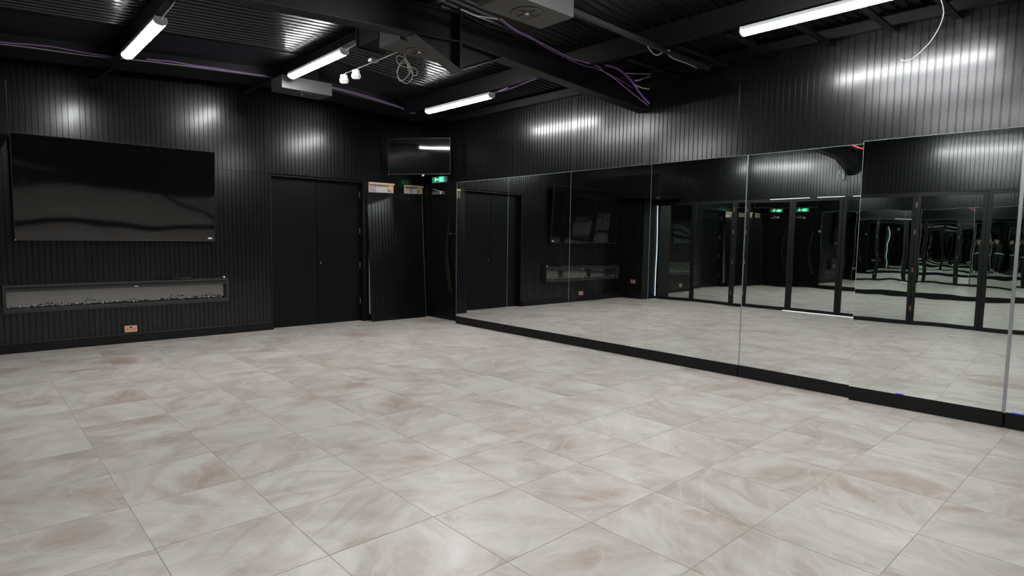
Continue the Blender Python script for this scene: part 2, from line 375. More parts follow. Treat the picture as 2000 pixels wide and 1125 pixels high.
# left wall: mirrored folding doors under black cladding, a pier in the far corner
DT = 2.42
wl = MB(); wl.box(XL-0.40, XL-0.07, YF-0.3, YB+0.3, 0, 4.1); wl.box(XL-0.07, XL-0.016, YF-0.3, YB+0.3, DT+0.012, 4.1)
wl.box(XL-0.07, 0.084, 8.93, YB+0.016, 0, 2.5)
wall_left = tag(wl.build('wall_left', M_black), 'black panelled wall over the mirrored folding doors, seen in the mirrors', 'wall', kind='structure')
yl = [YF] + [4.78+1.22*k for k in range(-4, 4)] + [YB]
for a, b in zip(yl[:-1], yl[1:]):
    if b-a < 0.1: continue
    c = (a+b)/2; zt = zdeck(XL)-0.004
    add_sheet(wall_left, (XL, c, 0), math.pi/2, a-c+0.0006, b-c-0.0006, DT+0.016, zt, zt, wtilt(0.006))
add_sheet(wall_left, (0.10, 9.245, 0), math.pi/2, -0.315, 0.315, 0.0, 2.495, 2.495)
# front wall, behind the camera
wf = MB().box(XL-0.4, 7.0, YF-0.3, YF-0.016, 0, 4.1)
wall_front = tag(wf.build('wall_front', M_black), 'black panelled wall behind the camera', 'wall', kind='structure')
xs = [XL, 0.72, 1.94, 3.16, 4.38, 5.60, XR]
for a, b in zip(xs[:-1], xs[1:]):
    c = (a+b)/2
    add_sheet(wall_front, (c, YF, 0), math.pi, a-c+0.0006, b-c-0.0006, 0, min(zdeck(a), zdeck(b)), min(zdeck(a), zdeck(b)), wtilt())

for k in range(5):
    a = XL+0.12+k*1.26
    t = thing('wall_mirror', ['first', 'second', 'third', 'fourth', 'fifth'][k]+' mirror from the folding doors on the wall behind the camera, out of frame', 'mirror', (a+0.62, YF+0.03, 0.13), group='mirrors behind the camera')
    MB().box(-0.629, 0.629, -0.003, 0.003, 0, 2.30).build('mirror_glass', M_pane, t)
    MB().box(-0.62, 0.62, -0.028, -0.0035, 0, 2.296).build('backing_board', M_black, t)
tag(MB().box(XL+0.1, 5.95, YF+0.001, YF+0.04, 0, 0.128).build('baseboard_front', M_plinth), 'black plinth under the mirrors behind the camera', 'baseboard', kind='structure')
# black boxed unit high in the far left corner
u = MB().box(XL-0.01, 0.425, 8.25, YB-0.004, 2.505, 3.06)
tag(u.build('wall_cabinet', M_doorpaint, bevel=0.004), 'black boxed-in unit high in the corner left of the large television', 'cabinet')

# ------------------------------------------------------------------ ceiling: ribbed metal deck on purlins and a portal frame
ce = MB()
for xa, xb in ((XL-0.4, RIDGE), (RIDGE, 7.0)):
    ce.hexa([(xa, YF-0.3, zdeck(xa)+0.05), (xb, YF-0.3, zdeck(xb)+0.05), (xb, YB+0.3, zdeck(xb)+0.05), (xa, YB+0.3, zdeck(xa)+0.05),
             (xa, YF-0.3, 4.15), (xb, YF-0.3, 4.15), (xb, YB+0.3, 4.15), (xa, YB+0.3, 4.15)])
ceiling = tag(ce.build('ceiling', M_black), 'black pitched ceiling of ribbed metal roof deck', 'ceiling', kind='structure')
PER = 0.1
def deck_mesh(x0, x1, width):
    v, f = [], []; prof = []; n = int(round(width/PER))
    for k in range(n):
        y = k*PER
        prof += [(y, 0.0), (y+0.052, 0.0), (y+0.060, 0.014), (y+0.092, 0.014)]
    prof.append((width, 0.0))
    for y, d in prof: v += [(x0, y, zdeck(x0)+d), (x1, y, zdeck(x1)+d)]
    for a in range(len(prof)-1): f.append((2*a, 2*a+1, 2*a+3, 2*a+2))
    me = bpy.data.meshes.new('deck_sheet'); me.from_pydata(v, [], f); me.materials.append(M_deck); return me
dl, dr = deck_mesh(XL-0.3, RIDGE+0.02, 1.0), deck_mesh(RIDGE-0.02, XR+0.3, 1.0)
for k in range(11):
    for d in (dl, dr):
        link('deck_sheet', d, ceiling, (0, YF+k*1.0, random.uniform(-0.002, 0.002)), (0, 0, 0))

def rafter(y, name, label):
    t = thing(name, label, 'beam', (RIDGE, y, 3.3))
    def P(x, yy, z): return (x-RIDGE, yy, z-3.3)
    D, FW, FT, WT = 0.27, 0.075, 0.014, 0.012
    for s, xe in ((-1, XL-0.01), (1, XR+0.01)):
        for nm, dz0, dz1, hw in (('bottom_flange', 0, FT, FW), ('top_flange', D-FT, D, FW), ('web', FT, D-FT, WT/2)):
            xa, xb = (xe, RIDGE-0.014) if s < 0 else (RIDGE+0.014, xe)
            za, zb = zraft(xa), zraft(xb)
            MB().hexa([P(xa, -hw, za+dz0), P(xb, -hw, zb+dz0), P(xb, hw, zb+dz0), P(xa, hw, za+dz0),
                       P(xa, -hw, za+dz1), P(xb, -hw, zb+dz1), P(xb, hw, zb+dz1), P(xa, hw, za+dz1)]).build(nm, M_flange_lit if nm == 'bottom_flange' else M_steel, t, bevel=0.003 if nm == 'bottom_flange' else 0)
        # apex haunch: gusset plate and sloping flange
        xo = RIDGE+s*0.50; xi = RIDGE+s*0.014
        zo, zi = zraft(xo), 3.065
        q = sorted((xo, xi)); zz = (zo, zi) if xo < xi else (zi, zo)
        MB().hexa([P(q[0], -FW, zz[0]-0.012), P(q[1], -FW, zz[1]-0.012), P(q[1], FW, zz[1]-0.012), P(q[0], FW, zz[0]-0.012),
                   P(q[0], -FW, zz[0]), P(q[1], -FW, zz[1]), P(q[1], FW, zz[1]), P(q[0], FW, zz[0])]).build('haunch_flange', M_haunch, t, bevel=0.002)
        MB().prism([(xo-RIDGE, zo-3.3), (xi-RIDGE, zi-3.3), (xi-RIDGE, zraft(xi)-3.3)], 'y', -0.005, 0.005).build('haunch_web', M_steel, t)
        pl = MB().box(min(s*0.014, 0), max(s*0.014, 0), -0.082, 0.082, 3.045-3.3, 3.615-3.3).build('apex_plate', M_steel, t)
        for zb in (3.10, 3.20, 3.42, 3.53):
            for yy in (-0.05, 0.05):
                MB().prism([(yy+0.013*math.cos(a*math.pi/3), zb-3.3+0.013*math.sin(a*math.pi/3)) for a in range(6)], 'x', s*0.014, s*0.028).build('bolt', M_steel, pl)
        # knee haunch at the wall
        xk = xe; xo2 = xe - s*0.75
        zk = zraft(xk)-0.20 if s < 0 else zraft(xk)-0.002
        if s < 0:
            MB().prism([(xo2-RIDGE, zraft(xo2)-3.3), (xk-RIDGE, zk-3.3), (xk-RIDGE, zraft(xk)-3.3)], 'y', -0.06, 0.06).build('knee_haunch', M_steel, t)
    return t
rafter(4.645, 'roof_beam', 'black steel roof beam with bolted apex haunch crossing the middle of the ceiling')

def purlin(x, z0, z1, y0, y1, label):
    # Z-section
    t = 0.008; fl = 0.06
    prof = [(x-t, z0+t), (x-t, z1), (x+fl, z1), (x+fl, z1-t), (x, z1-t), (x, z0), (x-fl, z0), (x-fl, z0+t)]
    return tag(MB().prism(prof, 'y', y0, y1).build('purlin', M_steel), label, 'beam', 'roof purlins')
Y0P, Y1P = YF+0.01, 8.495
purlin(5.36, 3.455, zdeck(5.36)-0.002, Y0P, Y1P, 'long black purlin over the lamps beside the mirror wall')
purlin(1.43, 3.455, zdeck(1.43)-0.002, Y0P, Y1P, 'long black purlin carrying the leftmost lamp')
purlin(3.36, 3.65, zdeck(3.36)-0.012, Y0P, Y1P, 'black purlin along the roof ridge above the middle lamp')
pe = MB().box(6.38, XR-0.002, YF+0.02, 4.55, 3.49, 3.585)
tag(pe.build('eaves_beam', M_plinth), 'black eaves beam where roof meets the wall above the near mirrors', 'beam')
pe = MB().box(6.36, XR-0.002, 4.73, YB-0.02, 3.485, 3.59)
tag(pe.build('eaves_beam', M_plinth), 'black eaves beam where roof meets the wall beyond the roof beam', 'beam')
# boxed soffit following the gable in front of the back wall
so = MB()
zs = lambda x: 3.655-0.06*abs(x-RIDGE)
for xa, xb in ((XL, RIDGE), (RIDGE, XR-0.12)):
    so.hexa([(xa, 8.50, zs(xa)), (xb, 8.50, zs(xb)), (xb, 9.10, zs(xb)), (xa, 9.10, zs(xa)),
             (xa, 8.50, zdeck(xa)-0.003), (xb, 8.50, zdeck(xb)-0.003), (xb, 9.10, zdeck(xb)-0.003), (xa, 9.10, zdeck(xa)-0.003)])
tag(so.build('trim_1', M_steel), 'black boxed soffit across the ceiling in front of the far wall', 'soffit', kind='structure')
fl = MB()
for xa, xb in ((XL, RIDGE), (RIDGE, XR-0.12)):
    fl.hexa([(xa, 7.62, zdeck(xa)-0.012), (xb, 7.62, zdeck(xb)-0.012), (xb, 8.50, zdeck(xb)-0.012), (xa, 8.50, zdeck(xa)-0.012),
             (xa, 7.62, zdeck(xa)-0.003), (xb, 7.62, zdeck(xb)-0.003), (xb, 8.50, zdeck(xb)-0.003), (xa, 8.50, zdeck(xa)-0.003)])
tag(fl.build('trim_2', M_steel), 'flat black ceiling sheet between ribbed deck and far soffit', 'ceiling panel', kind='structure')
# fly braces at the soffit
for p0, p1, lab in (((195, 151), (240, 112), 'small black angled brace above the large television, below the leftmost lamp'),
                    ((478, 180), (530, 152), 'small black angled brace left of the far ceiling vent')):
    a, b = at(*p0, Y=8.95), at(*p1, Y=8.49); a = at(*p0, Y=9.5)
    d = (b-a).normalized(); sd = d.cross(Vector((0, 0, 1))).normalized()*0.03; up = sd.cross(d).normalized()*0.02
    tag(MB().hexa([a-sd-up, b-sd-up, b+sd-up, a+sd-up, a-sd+up, b-sd+up, b+sd+up, a+sd+up]).build('brace', M_steel), lab, 'brace')
# short cross battens from purlin to mirror wall
for k, (y, lab) in enumerate(((4.12, 'short black ceiling batten just in front of the roof beam'), (3.50, 'short black ceiling batten second from the roof beam'),
               (2.97, 'short black ceiling batten behind the tip of the right-hand lamp'), (2.43, 'short black ceiling batten behind the middle of the right-hand lamp'),
               (1.88, 'short black ceiling batten left of the hanging white cable'), (1.40, 'short black ceiling batten right of the hanging white cable'), (0.80, 'short black ceiling batten at the right picture edge'))):
    x0, x1 = 5.43, XR-0.003
    z = 3.445
    tag(MB().prism([(-0.03, 0), (0.03, 0), (0.018, 0.035), (-0.018, 0.035)], 'x', x0, x1).build('ceiling_batten', M_steel, None, loc=(0, y, z)), lab, 'batten', 'short ceiling battens by the mirror wall')
# perforated strut channel running across, near the roof beam
st = thing('strut_channel', 'perforated grey strut channel across the ceiling near the large vent', 'channel', (3.80, 3.565, 3.408), (0, 0, R(2.2)))
xa, xb = 0.0, 2.5
prof = [(-0.02, 0), (0.02, 0), (0.02, 0.04), (-0.02, 0.04)]
MB().prism(prof, 'x', xa, xb).build('channel', M_galv, st)
for k in range(24):
    x = 0.05+k*0.1
    MB().box(x, x+0.045, -0.008, 0.008, -0.0015, 0.0).build('slot', M_ventdark, st)

# ------------------------------------------------------------------ ceiling lamps
def lamp(x, y0, y1, zb, label, cord=None):
    L_ = y1-y0; t = thing('tube_lamp', label, 'lamp', (x, (y0+y1)/2, zb), group='linear ceiling lamps')
    hl = L_/2; wv = 0.056
    MB().prism([(-wv, 0.035), (-wv*0.85, 0.072), (wv*0.85, 0.072), (wv, 0.035)], 'y', -hl+0.01, hl-0.01).build('housing', M_lampbody, t)
    arc = [(wv*1.02*math.cos(math.pi+a*math.pi/8), 0.036+0.036*math.sin(math.pi+a*math.pi/8)) for a in range(9)]
    MB().prism(arc, 'y', -hl+0.012, hl-0.012).build('diffuser', M_lamp, t)
    for s in (-1, 1):
        MB().prism([(wv*1.06*math.cos(math.pi+a*math.pi/8), 0.036+0.038*math.sin(math.pi+a*math.pi/8)) for a in range(9)] + [(wv*0.9, 0.074), (-wv*0.9, 0.074)],
                   'y', s*hl-0.006, s*hl+0.006).build('end_cap', M_lampbody, t)
        MB().box(-0.02, 0.02, s*hl*0.6-0.012, s*hl*0.6+0.012, 0.072, 0.09).build('mounting_clip', M_galv, t)
    if cord:
        MB().tube([Vector(p)-Vector((x, (y0+y1)/2, zb)) for p in cord], 0.005).build('power_cord', M_wcable, t)
    return t
LZ = 3.36
lamp(1.415, 6.25, 7.70, LZ, 'lit linear tube lamp at the upper left, above the large television',
     [(1.415, 6.25, 3.41), (1.43, 6.10, 3.44), (1.46, 5.95, 3.50), (1.44, 5.7, 3.60)])
lamp(3.33, 6.52, 7.99, 3.555, 'lit linear tube lamp second from left, beside the two white detectors',
     [(3.33, 6.52, 3.60), (3.36, 6.38, 3.63), (3.40, 6.2, 3.68), (3.44, 6.0, 3.70)])
lamp(5.33, 6.28, 7.76, LZ, 'lit linear tube lamp third from left, hanging over the first mirrors',
     [(5.33, 6.28, 3.41), (5.34, 6.15, 3.43), (5.36, 5.98, 3.455)])
lamp(5.33, 1.30, 2.77, LZ, 'long lit linear tube lamp at the upper right picture edge')
lamp(1.415, 1.30, 2.77, LZ, 'lit linear tube lamp above the camera on the door side, out of frame')
lamp(3.33, 1.50, 2.97, 3.555, 'lit linear tube lamp under the ridge above the camera, out of frame')

# ------------------------------------------------------------------ ceiling vents
def vent(x0, x1, y0, y1, z0, z1, label, cx=None, cy=None):
    t = thing('ceiling_vent', label, 'vent', ((x0+x1)/2, (y0+y1)/2, z0), group='ceiling air vents')
    hx, hy = (x1-x0)/2, (y1-y0)/2
    MB().box(-hx, hx, -hy, hy, 0, z1-z0).build('plenum_box', M_vent, t, bevel=0.004)
    r = 0.135
    d = MB().lathe([(r, 0.0), (r, -0.006), (r-0.012, -0.012), (r-0.035, -0.010), (r-0.042, -0.002)], 40).build('diffuser_ring', M_vent, t, smooth=False)
    MB().lathe([(r-0.042, -0.0015), (0.001, -0.0015)], 32).build('throat', M_ventdark, t)
    for k in range(4):
        a = k*math.pi/2+0.1
        c, s = math.cos(a), math.sin(a)
        pts = []
        for zz in (-0.009, -0.004):
            for (u, v_) in ((0.02, -0.012), (r-0.04, -0.005), (r-0.04, 0.005), (0.02, 0.012)):
                pts.append((u*c-v_*s, u*s+v_*c, zz))
        MB().hexa(pts).build('spoke', M_vent, d)
    MB().lathe([(0.024, -0.004), (0.020, -0.014), (0.008, -0.018)], 20).build('hub', M_chrome, d)
    ztop = zdeck((x0+x1)/2)-z0-0.03
    MB().box(-hx*0.55, hx*0.55, -hy*0.6, hy*0.6, z1-z0, ztop+0.02).build('duct_neck', M_steel, t)
    return t
vent(3.08, 3.77, 3.42, 3.80, 3.30, 3.56, 'grey boxed ceiling vent with round diffuser at the top centre of the picture')
vent(3.05, 3.71, 4.89, 5.26, 3.30, 3.50, 'grey boxed ceiling vent with round diffuser behind the roof beam')
vent(3.25, 3.96, 8.13, 8.495, 3.455, 3.625, 'grey boxed ceiling vent low over the back wall, below the second lamp')
dk = thing('duct', 'black rectangular duct running along the ridge from the middle vent', 'duct', (3.28, 5.27, 3.42))
MB().box(-0.2, 0.1, 0, 0.52, 0, 0.19).build('duct_body', M_steel, dk, bevel=0.004)
for y in (0.05, 0.47): MB().box(-0.212, 0.112, y-0.012, y+0.012, -0.010, 0.2).build('duct_flange', M_steel, dk)

# detectors on a conduit
cn = tag(MB().tube([(3.80, 5.6, 3.605), (3.80, 7.52, 3.605)], 0.0045, smooth=False).build('conduit', M_conduit), 'thin pale conduit leading to the two white detectors', 'conduit')
def detector(y, label):
    t = thing('smoke_detector', label, 'detector', (3.80, y, 3.50), (R(10), R(-8), 0), group='white ceiling detectors')
    MB().lathe([(0.050, 0.052), (0.056, 0.036), (0.060, 0.024), (0.058, 0.008), (0.046, -0.012), (0.030, -0.020)], 28).build('dome', M_white, t, smooth=True)
    MB().lathe([(0.036, 0.095), (0.046, 0.085), (0.046, 0.052)], 24).build('base', M_white, t)
    for k in range(9):
        a = k*2*math.pi/9
        MB().box(0.055, 0.0615, -0.011, 0.011, 0.012, 0.022).build('vent_slot', M_ventdark, t, rot=(0, 0, a))
    MB().tube([(0, 0, 0.09), (0.02, -0.05, 0.12)], 0.006, smooth=False).build('stem', M_gcable, t)
detector(7.45, 'round white smoke detector, left one of the pair under the ceiling')
detector(7.13, 'round white smoke detector, right one of the pair under the ceiling')
tag(MB().box(3.74, 3.84, 6.64, 6.72, 3.60, 3.635).build('junction_box', M_gcable, bevel=0.004), 'small grey junction box on the conduit by the detectors', 'junction box')

# ------------------------------------------------------------------ loose cables overhead
def cable(px, r, mat, label, name='cable', **pl):
    return tag(MB().tube([at(*p, **pl) for p in px], r).build(name, mat, smooth=True), label, 'cable')
cable([(789, 103), (793, 115), (803, 132), (806, 150), (794, 163), (779, 152), (776, 138), (783, 121), (790, 118), (800, 130), (800, 142), (790, 155), (781, 158), (776, 145), (781, 127), (792, 122), (800, 132), (806, 146), (813, 147), (815, 138), (806, 132), (792, 131), (780, 126), (774, 115), (778, 109), (788, 112), (795, 124), (798, 140)],
      0.0036, M_wcable, 'coiled loop of white cable hanging below the middle vent', Y=5.29)
cable([(1836, -6), (1842, 12), (1843, 28), (1836, 50), (1820, 78), (1800, 100), (1783, 114), (1770, 119), (1759, 117)], 0.0036, M_wcable, 'single white cable end dangling below the right-hand lamp', X=5.27)
cable([(978, 36), (990, 46), (1010, 60), (1036, 72), (1062, 87), (1092, 102), (1118, 115), (1140, 121), (1168, 130), (1180, 140), (1206, 158), (1240, 186), (1266, 206)], 0.0048, M_pinkc, 'lilac cable run along the face of the roof beam', Y=4.55)
cable([(974, 37), (994, 52), (1016, 66), (1042, 78), (1068, 94), (1098, 109), (1122, 121), (1144, 129), (1166, 134), (1200, 150), (1236, 172)], 0.005, M_purple, 'darker purple cable running beside the lilac one along the roof beam', Y=4.55)
cable([(1183, 127), (1204, 133), (1222, 146), (1236, 162), (1250, 182), (1262, 196), (1268, 202)], 0.015, M_purple, 'thick purple cable bundle dropping to the wall at the beam end', Y=4.54)
cable([(900, 18), (925, 29), (945, 33), (972, 37)], 0.006, M_wcable, 'white cable feeding the purple cables above the roof beam', Y=4.55)
cable([(905, 26), (940, 46), (975, 58), (1010, 66), (1050, 80)], 0.004, M_bcable, 'thin black cable sagging across the top of the roof beam', Y=4.55)
cable([(1222, 143), (1250, 144), (1278, 146), (1262, 152), (1240, 157), (1250, 157), (1266, 148)], 0.005, M_wcable, 'loose pale cable ends above the purple bundle', Y=4.50)
cable([(1240, 166), (1255, 172), (1268, 174)], 0.006, M_wcable, 'short white cable stub beside the purple bundle', Y=4.52)
cable([(1262, 86), (1270, 98), (1280, 107), (1290, 105), (1297, 98), (1308, 100), (1306, 108), (1320, 116), (1340, 123), (1362, 133)], 0.006, M_wcable, 'pale cable looping off the strut channel end', Z=3.43)
cable([(965, 181), (985, 177), (1005, 170), (1020, 164), (1048, 153)], 0.008, M_purple, 'purple cable leaving the third lamp along the purlin', X=5.29)
cable([(-40, 80), (0, 82), (28, 85), (60, 87), (100, 91), (140, 98), (180, 105), (236, 112)], 0.009, M_purple, 'purple cable along the soffit at the far upper left', Y=8.47)
cable([(285, 115), (310, 118), (335, 120), (380, 128), (420, 133), (455, 139), (520, 148)], 0.009, M_purple, 'purple cable along the soffit between the first two lamps', Y=8.47)
cable([(0, 86), (60, 93), (160, 107), (236, 114), (300, 121), (390, 132), (530, 151)], 0.007, M_gcable, 'grey conduit along the soffit edge above the large television', Y=8.48)
cable([(648, 170), (690, 180), (730, 192), (765, 203), (790, 212)], 0.009, M_purple, 'purple cable along the soffit right of the far vent', Y=8.47)
cable([(648, 172), (700, 186), (750, 201), (795, 215)], 0.006, M_gcable, 'grey conduit along the soffit right of the far vent', Y=8.48)
cable([(788, 213), (798, 219), (805, 221), (811, 220)], 0.012, M_purple, 'purple cable loop hanging off the soffit beside the third lamp', Y=8.47)
cable([(1664, 283), (1672, 287), (1682, 290), (1692, 291)], 0.005, M_red, 'short red wire over the top edge of the fifth mirror', X=6.27)
# coil at the far end of the beam (seen in the mirrors)
pts = [(XL+0.12+0.07*math.cos(a*0.55), 4.80+0.05*math.sin(a*0.2), 2.86+0.11*math.sin(a*0.55)) for a in range(30)]
tag(MB().tube(pts, 0.009).build('cable', M_wcable, smooth=True), 'coil of white cable at the door-side end of the roof beam', 'cable')

# ------------------------------------------------------------------ mirrors on the right wall
edges = [8.34, 7.02, 5.72, 4.39, 3.166, 2.01, 0.84, -0.33]
phis = [0, 0.12, -0.1, 0.0, -0.95, 2.1, 0.6, 0.0]
mlab = ['frameless wall mirror nearest the exit door', 'second frameless wall mirror from the exit door', 'third frameless wall mirror from the exit door',
        'fourth frameless wall mirror from the exit door, left of the first grey edge strip', 'fifth frameless wall mirror from the exit door, right of the first grey edge strip',
        'large frameless wall mirror standing proud of its neighbours at the right', 'wall mirror cut off by the right picture edge']
for k in range(7):
    y1, y0 = edges[k], edges[k+1]; c = (y0+y1)/2; hw = (y1-y0)/2
    proud = 0.045 if k == 5 else (0.012 if k == 6 else 0.0)
    t = thing('wall_mirror', mlab[k], 'mirror', (XM-proud, c, 0.128), (0, 0, R(phis[k])), group='mirrors along the right wall')
    zt = 2.432-0.128 if k < 5 else 2.447-0.128
    MB().box(0, 0.006, -hw+0.0012, hw-0.0012, 0, zt).build('mirror_glass', M_mirror, t)
    MB().box(0.0065, 0.03, -hw+0.004, hw-0.004, 0, zt-0.004).build('backing_board', M_black, t)
    MB().box(-0.0004, 0.0062, hw-0.0012, hw+0.0006, 0, zt).build('glass_edge', M_edge, t)
    MB().box(-0.0004, 0.0062, -hw+0.001, hw-0.001, zt, zt+0.002).build('glass_edge', M_edge, t)
    if k in (4, 6): MB().box(-0.006, 0.03, hw-0.004, hw+0.022, -0.004, zt).build('edge_strip', M_alu, t, bevel=0.001)
tr = MB().box(6.38, XR+0.01, YF+0.01, 8.335, 0.02, 2.42)
tag(tr.build('trim_3', M_black), 'black framing that carries the wall mirrors', 'framing', kind='structure')
# plinth boards under the mirrors
pb = MB().box(XM+0.012, 6.38, -0.33, 8.33, 0, 0.12).build('baseboard_right', M_plinth)
tag(pb, 'black plinth under the row of wall mirrors', 'baseboard', kind='structure')
for (a, b, xo, ph) in ((8.345, 4.392, 0.003, 0), (4.388, 3.172, 0.006, 0), (3.162, 2.012, 0.006, 0), (2.005, 0.848, 0.05, 2.1), (0.832, -0.33, 0.02, 0.6)):
    c = (a+b)/2; hw = (a-b)/2
    o = MB().box(0, 0.04, -hw, hw, 0.003, 0.132).build('plinth_board', M_plinth, pb, loc=(XM-xo, c, 0), rot=(0, 0, R(ph)), bevel=0.0015)
tag(MB().box(6.262, 6.276, 1.56, 1.62, 0.1325, 0.137).build('glint_strip', M_blue, loc=(-0.012, 0, 0)), 'painted blue glint at the foot of the proud mirror', 'painted_glint')  # added blue strips paint the reflection glints on top of the plinth
tag(MB().box(6.288, 6.298, 0.62, 0.80, 0.1325, 0.137).build('glint_strip', M_blue), 'longer painted strip of blue glint at the foot of the last mirror', 'painted_glint')

# ------------------------------------------------------------------ mirrored folding doors (seen in the mirrors)
leaf_y = [8.90-1.03*k for k in range(10)]
leaf_phi = [0, -2.5, -1.85, 1.15, 0, 1.0, -2.5, -1.6, 0.8, 0]
olab = ['mirrored folding door leaf nearest the television wall', 'second mirrored folding door leaf from the television wall', 'third mirrored folding door leaf, reflecting the exit sign',
        'fourth mirrored folding door leaf from the television wall', 'fifth mirrored folding door leaf from the television wall', 'sixth mirrored folding door leaf, hinged on its near side',
        'seventh mirrored folding door leaf, beside the photographer', 'eighth mirrored folding door leaf from the television wall', 'mirrored folding door leaf behind the photographer', 'mirrored folding door leaf in the corner behind the camera']
for k in range(9):
    y1, y0 = leaf_y[k], leaf_y[k+1]; c = (y0+y1)/2; hw = (y1-y0)/2-0.003
    t = thing('door_%d' % (k+4), olab[k], 'door', (XL-0.02, c, 0.012), (0, 0, R(leaf_phi[k])), group='mirrored folding doors', kind='structure')
    H, S, B = DT-0.014, 0.062, 0.062
    for nm, (ya, yb, za, zb) in (('stile', (-hw, -hw+S, 0, H)), ('stile', (hw-S, hw, 0, H)), ('rail', (-hw+S, hw-S, 0, B)), ('rail', (-hw+S, hw-S, H-B, H))):
        MB().box(-0.02, 0.02, ya, yb, za, zb).build(nm, M_frame, t, bevel=0.002)
    MB().box(-0.004, 0.004, -hw+S-0.004, hw-S+0.004, B-0.004, H-B+0.004).build('mirror_pane', M_pane, t)
    if k in (1, 2, 5, 6):
        s = -1 if k in (1, 5) else 1
        for z in (0.25, 0.95, 1.65, 2.15):
            MB().tube([(0.026, s*(hw-0.006), z), (0.026, s*(hw-0.006), z+0.09)], 0.0042, smooth=False).build('hinge', M_hinge, t)
# door tracks and the daylight that leaks round them
tk = MB().box(XL-0.06, XL+0.006, YF, 8.93, DT-0.0005, DT+0.012)
tag(tk.build('trim_4', M_frame), 'black head track over the mirrored doors', 'track', kind='structure')
dg = MB().box(XL-0.03, XL-0.012, 8.908, 8.922, 0.06, 2.36)
tag(dg.build('daylight_gap', M_day), 'narrow vertical strip of daylight beside the first mirrored door, seen in the mirrors', 'gap')
for a, b, lab in ((6.3, 5.45, 'first dash of daylight over the mirrored doors'), (5.3, 4.75, 'second dash of daylight over the mirrored doors'), (4.6, 3.95, 'third dash of daylight over the mirrored doors')):
    tag(MB().box(XL+0.006, XL+0.010, b, a, DT-0.001, DT+0.009).build('daylight_gap', M_dayw), lab, 'gap')
tag(MB().box(XL-0.012, XL+0.003, 3.8, 5.9, 0.0015, 0.010).build('daylight_gap', M_dayw), 'thin line of daylight under the mirrored doors', 'gap')

# ------------------------------------------------------------------ black double doors in the back wall
DY = YB+0.115
def leaf(n, x0, x1, label, hinge_right):
    t = thing('door_%d' % n, label, 'door', (x0, DY, 0.008), kind='structure')
    wd = x1-x0
    MB().box(0.002, wd-0.002, 0, 0.045, 0, DZ-0.035).build('door_panel', M_doorpaint, t, bevel=0.002)
    for gx in ((0.10, 0.20) if not hinge_right else (wd-0.2, wd-0.09)):
        MB().box(gx-0.002, gx+0.002, -0.0015, 0.001, 0.02, DZ-0.055).build('groove_bead', M_black, t)
    return t
d1 = leaf(1, DO0+0.025, 4.413, 'plain black left leaf of the double doors', False)
d2 = leaf(2, 4.417, DO1-0.03, 'plain black right leaf of the double doors with a silver lock', True)
MB().prism([(0.055+0.010*math.cos(a*math.pi/6), 1.03+0.020*math.sin(a*math.pi/6)) for a in range(12)], 'y', -0.006, 0).build('lock', M_chrome, d2)
for z in (2.16, 1.53, 0.93, 0.30):
    MB().tube([(DO1-0.03-4.417+0.004, -0.012, z), (DO1-0.03-4.417+0.004, -0.012, z+0.10)], 0.008, smooth=False).build('hinge', M_hinge, d2)
fr = MB(); fr.box(DO0+0.001, DO0+0.022, YB-0.002, YB+0.215, 0, DZ); fr.box(DO1-0.027, DO1-0.001, YB-0.002, YB+0.215, 0, DZ); fr.box(DO0+0.022, DO1-0.027, YB-0.002, YB+0.215, DZ-0.022, DZ)
tag(fr.build('trim_5', M_black), 'black door lining around the double doors', 'door frame', kind='structure')

# exit door in the corner
t = thing('door_3', 'black exit door in the corner with a tall bowed pull handle', 'door', (XR+0.012, 8.965, 0.008), kind='structure')
MB().box(0, 0.045, -0.585, 0.43, 0, 2.385).build('door_panel', M_doorpaint, t, bevel=0.002)
# crescent plate handle (bow towards the hinge side) on two standoffs
out, inn = [], []
for k in range(17):
    s = k/16; z = 0.49+1.40*s; bow = math.sin(math.pi*(0.06+0.90*s))
    out.append((-0.345+0.155*bow, z)); inn.append((-0.345+0.155*bow-0.012-0.085*(1-s)**0.6, z))
hd = MB().prism(out+inn[::-1], 'x', -0.085, -0.065).build('pull_handle', M_brass, t, bevel=0.002)
for z in (0.58, 1.55):
    MB().tube([(-0.066, -0.30 if z < 1 else -0.235, z), (0.0, -0.30 if z < 1 else -0.235, z)], 0.012, smooth=False, seg=10).build('handle_standoff', M_chrome, hd)
MB().prism([(-0.50+0.043*math.cos(a*math.pi/10), 1.83+0.043*math.sin(a*math.pi/10)) for a in range(20)], 'x', -0.003, 0).build('sign_disc', M_disc, t)
dc = MB().box(-0.075, -0.005, -0.06, 0.24, 2.255, 2.315).build('door_closer', M_closer, t, bevel=0.006)
MB().box(-0.079, -0.074, -0.045, -0.02, 2.257, 2.313).build('closer_end', M_white, dc)
MB().tube([(-0.05, 0.03, 2.32), (-0.13, 0.12, 2.352), (-0.03, 0.22, 2.362)], 0.007, smooth=False).build('closer_arm', M_chrome, dc)
